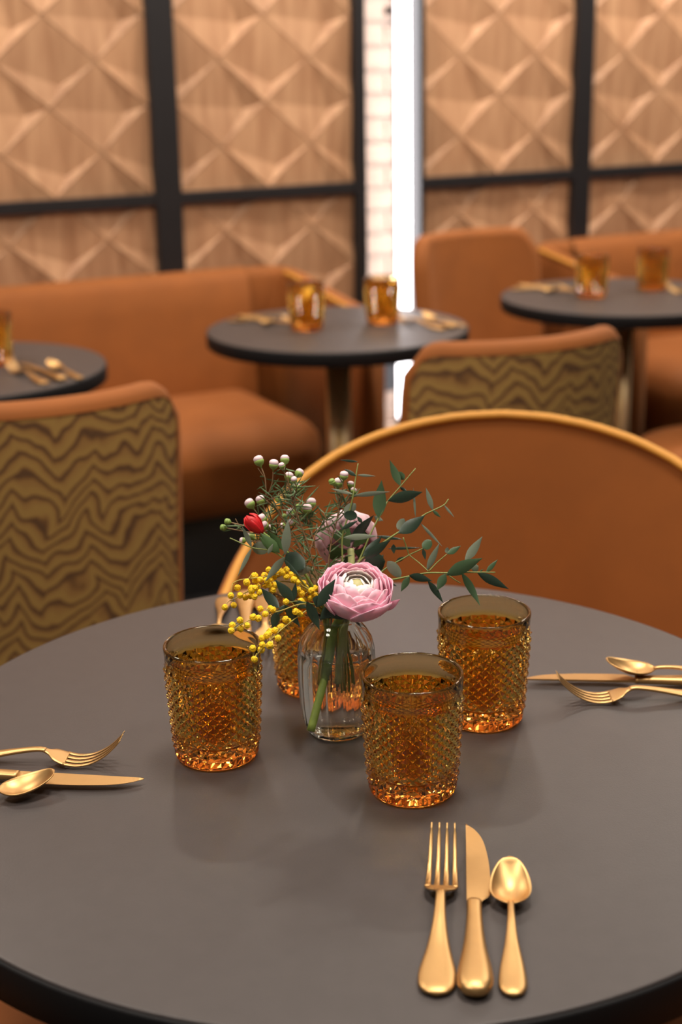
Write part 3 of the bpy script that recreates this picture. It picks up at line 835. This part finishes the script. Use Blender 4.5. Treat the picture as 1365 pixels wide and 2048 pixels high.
# middle right sprig
sprig('eucalyptus_sprig', (.008, .000), .05, [Z2(p) for p in ((60, 1010), (170, 860), (330, 740), (440, 665), (560, 590), (640, 530), (700, 500), (790, 455), (825, 410))], (-.005, -.008, -.01, -.008, -.005, 0, .0, .004, .006),
      conv(Z2, [((445, 668), (646, 533), 98, -.012, gd), ((440, 640), (488, 558), 64, .0, gg, 'round'), ((706, 495), (653, 322), 42, .0, gg), ((705, 495), (767, 550), 26, -.004, g), ((790, 455), (870, 550), 18, .002, gg),
                ((612, 592), (778, 770), 24, .0, gg), ((175, 845), (322, 688), 66, -.012, gd), ((190, 862), (388, 716), 76, -.016, gd), ((280, 690), (482, 716), 28, .01, gd)], 3.79),
      'eucalyptus sprig reaching up to the right across the tub chair', G5)
sprig('eucalyptus_sprig', (.006, -.004), .045, [Z2(p) for p in ((110, 1080), (270, 1000), (350, 935), (500, 850), (530, 832), (630, 785))], (-.01, -.008, -.004, 0, 0, 0),
      conv(Z2, [((630, 785), (694, 722), 74, -.004, g, 'round'), ((630, 785), (650, 872), 30, -.004, gd), ((362, 786), (620, 779), 22, .006, gd), ((425, 885), (502, 846), 32, 0, gd), ((408, 752), (412, 826), 38, -.004, gd),
                ((362, 882), (462, 1002), 84, -.012, gg, 'round'), ((185, 905), (345, 880), 150, .004, gd, 'round'), ((250, 1000), (330, 830), 90, .012, gd)], 3.79),
      'short eucalyptus sprig with dark leaves right above the big pink ranunculus', G5,
      extra=[[(*Z2((480, 700)), .0), (*Z2((515, 800)), .0), (*Z2((530, 835)), .0), (*Z2((610, 900)), -.01), (*Z2((672, 957)), -.018)]])
sprig('eucalyptus_sprig', (.010, -.004), .05, [Z2(p) for p in ((120, 1090), (290, 1025), (400, 1020), (530, 995), (670, 970), (810, 970), (950, 965), (1060, 965), (1180, 966))], (-.01, -.012, -.014, -.016, -.02, -.024, -.028, -.03, -.03),
      conv(Z2, [((528, 996), (463, 1112), 52, -.02, g), ((526, 988), (702, 1032), 62, -.022, gd), ((668, 1028), (786, 1198), 48, -.026, gd), ((802, 976), (738, 1102), 68, -.026, g), ((660, 952), (757, 742), 52, -.012, gg),
                ((815, 826), (918, 764), 46, -.02, g), ((812, 822), (818, 776), 32, -.016, gg, 'round'), ((808, 986), (1082, 858), 98, -.034, g), ((950, 882), (1082, 693), 68, -.018, gg), ((924, 968), (1064, 1218), 58, -.036, g),
                ((1045, 970), (1282, 1092), 68, -.034, gd), ((1110, 966), (1198, 868), 36, -.028, g), ((1000, 945), (1052, 918), 62, -.022, gg, 'round'), ((292, 1022), (432, 1068), 42, -.016, gd), ((1060, 965), (1090, 940), 12, -.03, g)], 3.79),
      'long eucalyptus sprig arching right over the right tumbler', G5,
      extra=[[(*Z2((675, 958)), -.02), (*Z2((740, 890)), -.018), (*Z2((812, 828)), -.018)], [(*Z2((830, 990)), -.026), (*Z2((870, 1020)), -.026), (*Z2((917, 1048)), -.026)]])
# left sprig
sprig('eucalyptus_sprig', (-.007, -.004), .055, [(628, 1190), (602, 1160), (571, 1119), (538, 1101), (504, 1095), (460, 1076)], (-.012, -.018, -.022, -.024, -.024, -.022),
      conv(Z3, [((440, 210), (268, 555), 50, -.028, gg), ((436, 205), (318, -50), 64, -.022, gg), ((440, 205), (650, 225), 150, -.014, gg, 'round'), ((835, 290), (868, -125), 112, -.030, gg, 'lance'), ((845, 285), (1068, 450), 205, -.024, gd, 'round'),
                ((630, 285), (692, 162), 48, -.03, gg), ((835, 318), (600, 610), 92, -.034, gg), ((960, 525), (1142, 452), 92, -.022, gg, 'round'), ((820, 350), (1010, 555), 60, -.024, gd)], 5.935),
      'grey-leaved eucalyptus sprig reaching left over the yellow mimosa', G5)
sprig('eucalyptus_sprig', (-.009, -.008), .055, [(640, 1214), (615, 1206), (588, 1203), (562, 1214)], (-.022, -.03, -.036, -.04),
      conv(Z3, [((935, 845), (718, 592), 122, -.040, gd), ((765, 925), (552, 690), 118, -.044, gd), ((825, 888), (1012, 1152), 98, -.046, gd), ((1090, 848), (1244, 1185), 118, -.044, gd), ((740, 960), (688, 1185), 104, -.042, gd),
                ((935, 850), (962, 622), 66, -.036, gd), ((830, 892), (735, 1015), 64, -.046, gd), ((935, 850), (1100, 930), 90, -.036, gd)], 5.935) +
      [((636, 1214), (671, 1158), 23, -.052, gd), ((640, 1190), (634, 1215), 22, -.046, gd), ((655, 1225), (700, 1238), 16, -.045, gd), ((668, 1212), (640, 1240), 22, -.044, gd)],
      'dark-leaved eucalyptus sprig low at the vase mouth among the mimosa', G5)

# waxflower
BUDS = [(420, 140), (545, 170), (640, 130), (675, 275), (760, 245), (740, 370), (1145, 265), (1100, 330), (435, 475), (345, 505), (865, 500), (700, 580), (450, 635), (470, 690), (350, 790), (830, 550), (525, 725),
        (155, 655), (118, 705), (668, 415), (587, 467), (1045, 318), (1203, 340), (1222, 398), (640, 615), (720, 300), (695, 665), (630, 690), (285, 815), (760, 535), (615, 180)]
SMALL = set(range(17, 31))
def bud_meshes():
    v, f = lathe([(.15, .70), (.55, .72), (.86, .95), (1.0, 1.25), (.96, 1.6), (.72, 1.92), (.35, 2.06), (.05, 2.1)], 14)
    a = mk('bud', v, f, M_bud); col.objects.unlink(a)
    v, f = lathe([(.16, -.5), (.22, -.1), (.62, .15), (.93, .55), (1.03, .98), (.95, 1.06), (.5, 1.02)], 14)
    b = mk('calyx', v, f, M_calyx); col.objects.unlink(b)
    return a.data, b.data
BM, CM = bud_meshes()
def waxflower(name, feet, hubs, label):
    """hubs: list of (route in drawing units, [bud indices])"""
    m = MB(); buds = []; needles = []
    base = in_vase(*feet, .04)
    for route, ids in hubs:
        d0 = rng.uniform(-.02, .02)
        P = base + [bq(x, y, d0 * i / len(route)) for i, (x, y) in enumerate(route, 1)]
        stem_mesh(m, P, .0009, .0006)
        hub = P[-1]; hx, hy = route[-1]
        for _ in range(5):                                           # bare side twigs carrying needles
            i = rng.randrange(len(base) + 1, len(P)); q = P[i].lerp(P[i - 1], rng.random())
            t = q + cV * rng.uniform(.008, .032) + cR * rng.uniform(-.020, .022) + cF * rng.uniform(-.012, .012); md = q.lerp(t, .5) + cR * rng.uniform(-.003, .003)
            stem_mesh(m, [q, md, t], .0006, .0004, 4); needles += [md.lerp(t, rng.random()) for _ in range(4)] + [t]
        for _ in range(9 * len(route)):
            i = rng.randrange(len(base), len(P)); j = P[i].lerp(P[i - 1], rng.random() * (.8 if i > len(base) else .4))
            needles.append(j)
        for k in ids:
            x, y = Z1(BUDS[k]); dd = d0 + rng.uniform(-.012, .012)
            e = bq(x, y, dd); mid = hub.lerp(e, .55) + cV * rng.uniform(-.004, .002) + cR * rng.uniform(-.004, .004)
            rb = (.0029 if k in SMALL else .0041) * rng.uniform(.92, 1.08)
            ax = (e - mid).normalized(); st = e - ax * rb
            stem_mesh(m, [hub, mid, st], .00055, .0006, 5)
            buds.append((e, ax, rb, k)); needles += [hub.lerp(mid, rng.random()) for _ in range(3)] + [mid.lerp(st, rng.random() * .8) for _ in range(2)]
            # bare side twig
            if rng.random() < .6: stem_mesh(m, [mid, mid + (cV * rng.uniform(.003, .012) + cR * rng.uniform(-.010, .010))], .0004, .0003, 4)
    root = m.build(name, M_twig); tag(root, label, 'flower', 'waxflower sprays in the vase')
    for p in needles:
        dr = (cR * rng.uniform(-1, 1) + cV * rng.uniform(-.45, 1) + cF * rng.uniform(-.5, .5)).normalized()
        v, f = leaf_geo(p, p + dr * rng.uniform(.007, .018), .0013, rng.uniform(-.6, .6), rng.uniform(-.05, .1), 'needle')
        MB().add(v, f).build('needle_leaf', M_needle, root)
    for e, ax, rb, k in buds:
        o = bpy.data.objects.new('calyx', CM); col.objects.link(o); o.parent = root
        o.matrix_local = Matrix.Translation(e - ax * rb * .9) @ ax.to_track_quat('Z', 'Y').to_matrix().to_4x4() @ Matrix.Scale(rb, 4)
        if k not in (17, 18, 19, 20, 21, 24, 29):
            b = bpy.data.objects.new('bud', BM); col.objects.link(b); b.parent = o
        else:
            b = bpy.data.objects.new('bud', BM2); col.objects.link(b); b.parent = o
BM2 = BM.copy(); BM2.materials.clear(); BM2.materials.append(M_calyx)
waxflower('waxflower_spray', (-.005, .006), [([(632, 1180), (600, 1095), (560, 1030), (533, 1000)], [0, 1]), ([(640, 1180), (618, 1095), (595, 1030), (586, 1000)], [2, 30, 3, 4, 25, 5]), ([(628, 1180), (585, 1110), (548, 1075)], [8, 9, 12, 13, 14, 16, 17, 18, 28])],
          'waxflower spray of white-pink buds spreading to the left of the bouquet')
waxflower('waxflower_spray', (.000, .008), [([(646, 1180), (632, 1100), (618, 1050)], [10, 15, 11, 26, 24, 27, 19, 20, 29]), ([(655, 1180), (662, 1090), (680, 1020)], [6, 7, 21, 22, 23])],
          'waxflower spray of white-pink buds rising at the bouquet centre')

# mimosa
MIM = [(190, 780), (117, 918), (225, 892), (300, 775), (362, 802), (270, 685), (378, 622), (472, 545), (480, 600), (540, 590), (590, 540), (705, 555), (430, 690), (475, 690), (510, 670), (440, 720), (530, 740), (470, 790), (420, 785),
       (600, 660), (640, 650), (690, 640), (720, 655), (690, 710), (985, 705), (1030, 755), (1050, 630), (1075, 685), (1020, 850), (1060, 840), (1130, 810), (1150, 720), (1185, 780), (1190, 690), (640, 470), (700, 485), (760, 460), (850, 470), (940, 590), (960, 562), (980, 620), (850, 552), (760, 520), (800, 500), (900, 530), (620, 600), (660, 590)]
MIM2 = [(540, 935), (660, 930), (690, 945), (600, 1000), (455, 1035), (515, 1050), (298, 1070), (208, 1130), (305, 1170), (385, 1135), (193, 1195), (845, 850), (775, 1160), (795, 1150), (715, 1190), (640, 1230), (620, 1250), (655, 1205), (560, 1285), (565, 1365), (650, 1370), (750, 1285), (550, 1420), (450, 1405), (470, 1535),
        (840, 1060), (872, 1082), (990, 980), (1012, 1000), (960, 970)]
bm = bmesh.new(); bmesh.ops.create_icosphere(bm, subdivisions=3, radius=1)
for v in bm.verts: v.co *= 1 + rng.uniform(-.11, .08)
pm = bpy.data.meshes.new('pompom'); bm.to_mesh(pm); bm.free(); pm.materials.append(M_mim)
def mimosa(name, feet, stems, balls, dfun, label):
    m = MB(); base = in_vase(*feet, .05); S = []
    for st in stems:
        P = base + [bq(x, y, dfun(x, y)) for x, y in st]; stem_mesh(m, P, .0008, .0004, 5); S += [(i, q) for i, q in enumerate(spline(P[3:] if len(P) > 4 else P, 8))]
    pos = []
    for q in balls:
        x, y = Z3(q); e = bq(x, y, dfun(x, y) + rng.uniform(-.006, .006)); pos.append(e)
        near = sorted(S, key=lambda t: (t[1] - e).length)[:5]; c = near[-1][1] if rng.random() < .5 else near[0][1]
        if (c - e).length < .045: stem_mesh(m, [c, c.lerp(e, .5) + cV * .002, e], .00032, .00028, 4)
    root = m.build(name, M_mimst); tag(root, label, 'flower', 'mimosa sprigs in the vase')
    for e in pos:
        o = bpy.data.objects.new('pompom', pm); col.objects.link(o); o.parent = root; o.location = e; o.scale = [.0029 * rng.uniform(.88, 1.12)] * 3; o.rotation_euler = (rng.random() * 6, rng.random() * 6, 0)
mimosa('mimosa_sprig', (-.011, -.002), [[(625, 1185), (585, 1165), (540, 1165), (505, 1178), (466, 1200)], [(612, 1178), (570, 1150), (520, 1155), (480, 1160), (466, 1167)], [(640, 1190), (612, 1180), (602, 1170)]], MIM, lambda x, y: -.014 - .00012 * max(0, 640 - x),
       'yellow mimosa sprig with round pompoms reaching left above left tumbler')
mimosa('mimosa_sprig', (-.011, -.006), [[(628, 1215), (598, 1232), (560, 1262), (528, 1294), (507, 1318)], [(610, 1208), (560, 1222), (510, 1235), (465, 1260)]], MIM2, lambda x, y: -.03 - .00035 * max(0, 640 - x) - .00020 * max(0, y - 1240),
       'yellow mimosa sprig hanging down past the rim of left tumbler')

# ranunculus
def petal_geo(c, ax, e1, e2, r, th0, th1, phi, half, lift=0.0, ruffle=.0, flare=0.0, rnd=None, nu=8, nv=7, sq=.62):
    """patch of a bowl round axis ax: from polar angle th0 (base) to th1 (rim)"""
    v = []; uv = []; f = []; s1 = rnd.uniform(0, 6)
    for j in range(nv + 1):
        q = j / nv; th = th0 + (th1 - th0) * q
        wid = half * (math.sin(PI * min(1, .18 + .62 * q)) if q < .55 else math.sqrt(max(.0, 1 - ((q - .5) / .515) ** 2)) * 1.0)
        for i in range(nu + 1):
            p = -1 + 2 * i / nu; a = phi + p * wid
            rr = r * (1 + flare * q * q + lift * q) + ruffle * math.sin(3.1 * p + s1) * q * q + .0004 * p * p
            ct = math.cos(th); ct = ct if ct > 0 else ct * sq
            v.append(c + (ax * ct + (e1 * math.cos(a) + e2 * math.sin(a)) * math.sin(th)) * rr); uv.append((i / nu, q))
    for j in range(nv):
        for i in range(nu): q = j * (nu + 1) + i; f.append((q, q + 1, q + nu + 2, q + nu + 1))
    return v, f, uv
def ranunculus(center, axis, rmax, layers, mats, stem, stem_r, stem_mat, label, seed, squash=1.0):
    rnd = random.Random(seed); ax = axis.normalized(); e1 = ax.orthogonal().normalized(); e2 = ax.cross(e1)
    m = MB(); stem_mesh(m, stem, stem_r, stem_r * .92, 12)
    root = m.build('ranunculus', stem_mat); tag(root, label, 'flower', 'ranunculus blooms in the vase')
    nL = len(layers)
    bm = bmesh.new(); bmesh.ops.create_icosphere(bm, subdivisions=3, radius=rmax * .26)
    cz = center + ax * rmax * .22
    rot = ax.to_track_quat('Z', 'Y').to_matrix()
    MB().add([cz + rot @ Vector((v.co.x, v.co.y, v.co.z * .8)) for v in bm.verts], [[w.index for w in q.verts] for q in bm.faces], [(0, .1)] * len(bm.verts)).build('flower_centre', M_pet_core, root); bm.free()
    for k, n in enumerate(layers):
        q = k / (nL - 1); r = rmax * (.20 + .80 * q ** .85)
        th1 = R(16 + 58 * q ** .95); th0 = R(150 - 18 * q)
        cc = center + ax * rmax * (.12 * (1 - q))
        for i in range(n):
            phi = 2 * PI * (i + rnd.uniform(-.12, .12)) / n + k * 1.1; mt = mats[min(len(mats) - 1, int(q * len(mats)))]
            v, f, uv = petal_geo(cc, ax, e1, e2, r * rnd.uniform(.97, 1.03), th0, th1 + R(rnd.uniform(-5, 6)), phi, PI / n * 1.5, ruffle=rmax * .025 * q, flare=.10 * q, rnd=rnd)
            mb = MB().add(v, f, uv); o = mb.build('petal', mt, root)
            sl = o.modifiers.new('thickness', 'SOLIDIFY'); sl.thickness = .0004; sl.offset = 0
    # sepals under the bloom
    for i in range(5):
        v, f, uv = petal_geo(center, ax, e1, e2, rmax * .99, R(172), R(118), i * 2 * PI / 5, .5, rnd=rnd, nu=4, nv=4)
        MB().add(v, f, uv).build('sepal', M_calyxd, root)
    return root
axA = cV * .80 - cF * .58 + cR * .12
cA = bq(712, 1186, -.030)
ranunculus(cA, axA, .0300, [3, 4, 5, 6, 7, 8, 8, 7, 6], [M_pet_cream, M_pet_cream, M_pet_pale, M_pet_pale, M_pet_pink], [bq(622, 1462, -.026), bq(638, 1400, -.018), bq(657, 1330, -.010), bq(668, 1262, -.006), bq(684, 1232, -.018), cA - axA.normalized() * .017], .0036, M_stemr,
           'large open pink ranunculus with cream centre above the vase mouth', 5)
st_ = leaf(bpy.data.objects['ranunculus'], bq(768, 1222, -.034), bq(801, 1198, -.038), 15 * UNIT, M_pet_pink); st_.name = 'petal'
axB = cV * .45 + cF * .80 - cR * .25
cB = bq(693, 1082, .030)
ranunculus(cB, axB, .0260, [4, 5, 6, 7, 7, 6], [M_pet_pale, M_pet_dusty, M_pet_dusty], [bq(676, 1362, .004), bq(682, 1310, .002), bq(690, 1255, .0), bq(697, 1190, .006), bq(703, 1130, .012), cB - axB.normalized() * .015], .0034, M_stemp,
           'dusty pink ranunculus turned away behind the waxflower stems', 9)
# closed red bud
rb = MB(); ex = bq(507, 1046, -.022); P = in_vase(-.008, .0, .05) + [bq(630, 1180, -.01), bq(590, 1120, -.018), bq(548, 1082, -.022), bq(524, 1064, -.022)]
stem_mesh(rb, P, .0013, .0012, 7)
root = rb.build('ranunculus_bud', M_stemr); tag(root, 'closed red flower bud at far left of the bouquet', 'flower')
ax = (bq(494, 1034, -.022) - bq(524, 1066, -.022)).normalized(); e1 = ax.orthogonal().normalized(); e2 = ax.cross(e1); b0 = bq(526, 1066, -.022); rnd = random.Random(2)
for k in range(6):
    v = []; f = []; uv = []; ph = k * PI / 3 * 1.0 + (.5 if k % 2 else 0)
    for j in range(9):
        q = j / 8; r = .0074 * interp([(0, .25), (.2, .62), (.5, .98), (.75, 1.0), (.9, .82), (1, .5)], q) * (1 if k < 3 else .9)
        for i in range(7):
            p = -1 + i / 3; a = ph + p * .85 * (1 - .45 * q ** 4)
            v.append(b0 + ax * (.0205 * q * (1 - .08 * p * p)) + (e1 * math.cos(a) + e2 * math.sin(a)) * r); uv.append((i / 6, q))
    for j in range(8):
        for i in range(6): q = j * 7 + i; f.append((q, q + 1, q + 8, q + 7))
    o = MB().add(v, f, uv).build('petal', M_red, root); sl = o.modifiers.new('thickness', 'SOLIDIFY'); sl.thickness = .0004
for a, b, w in (((560, 1106), (521, 1066), 20), ((566, 1100), (536, 1062), 16), ((548, 1104), (518, 1072), 12)):
    leaf(root, bq(a[0], a[1], -.024), bq(b[0], b[1], -.026), w * UNIT, M_calyxd, shape='lance')
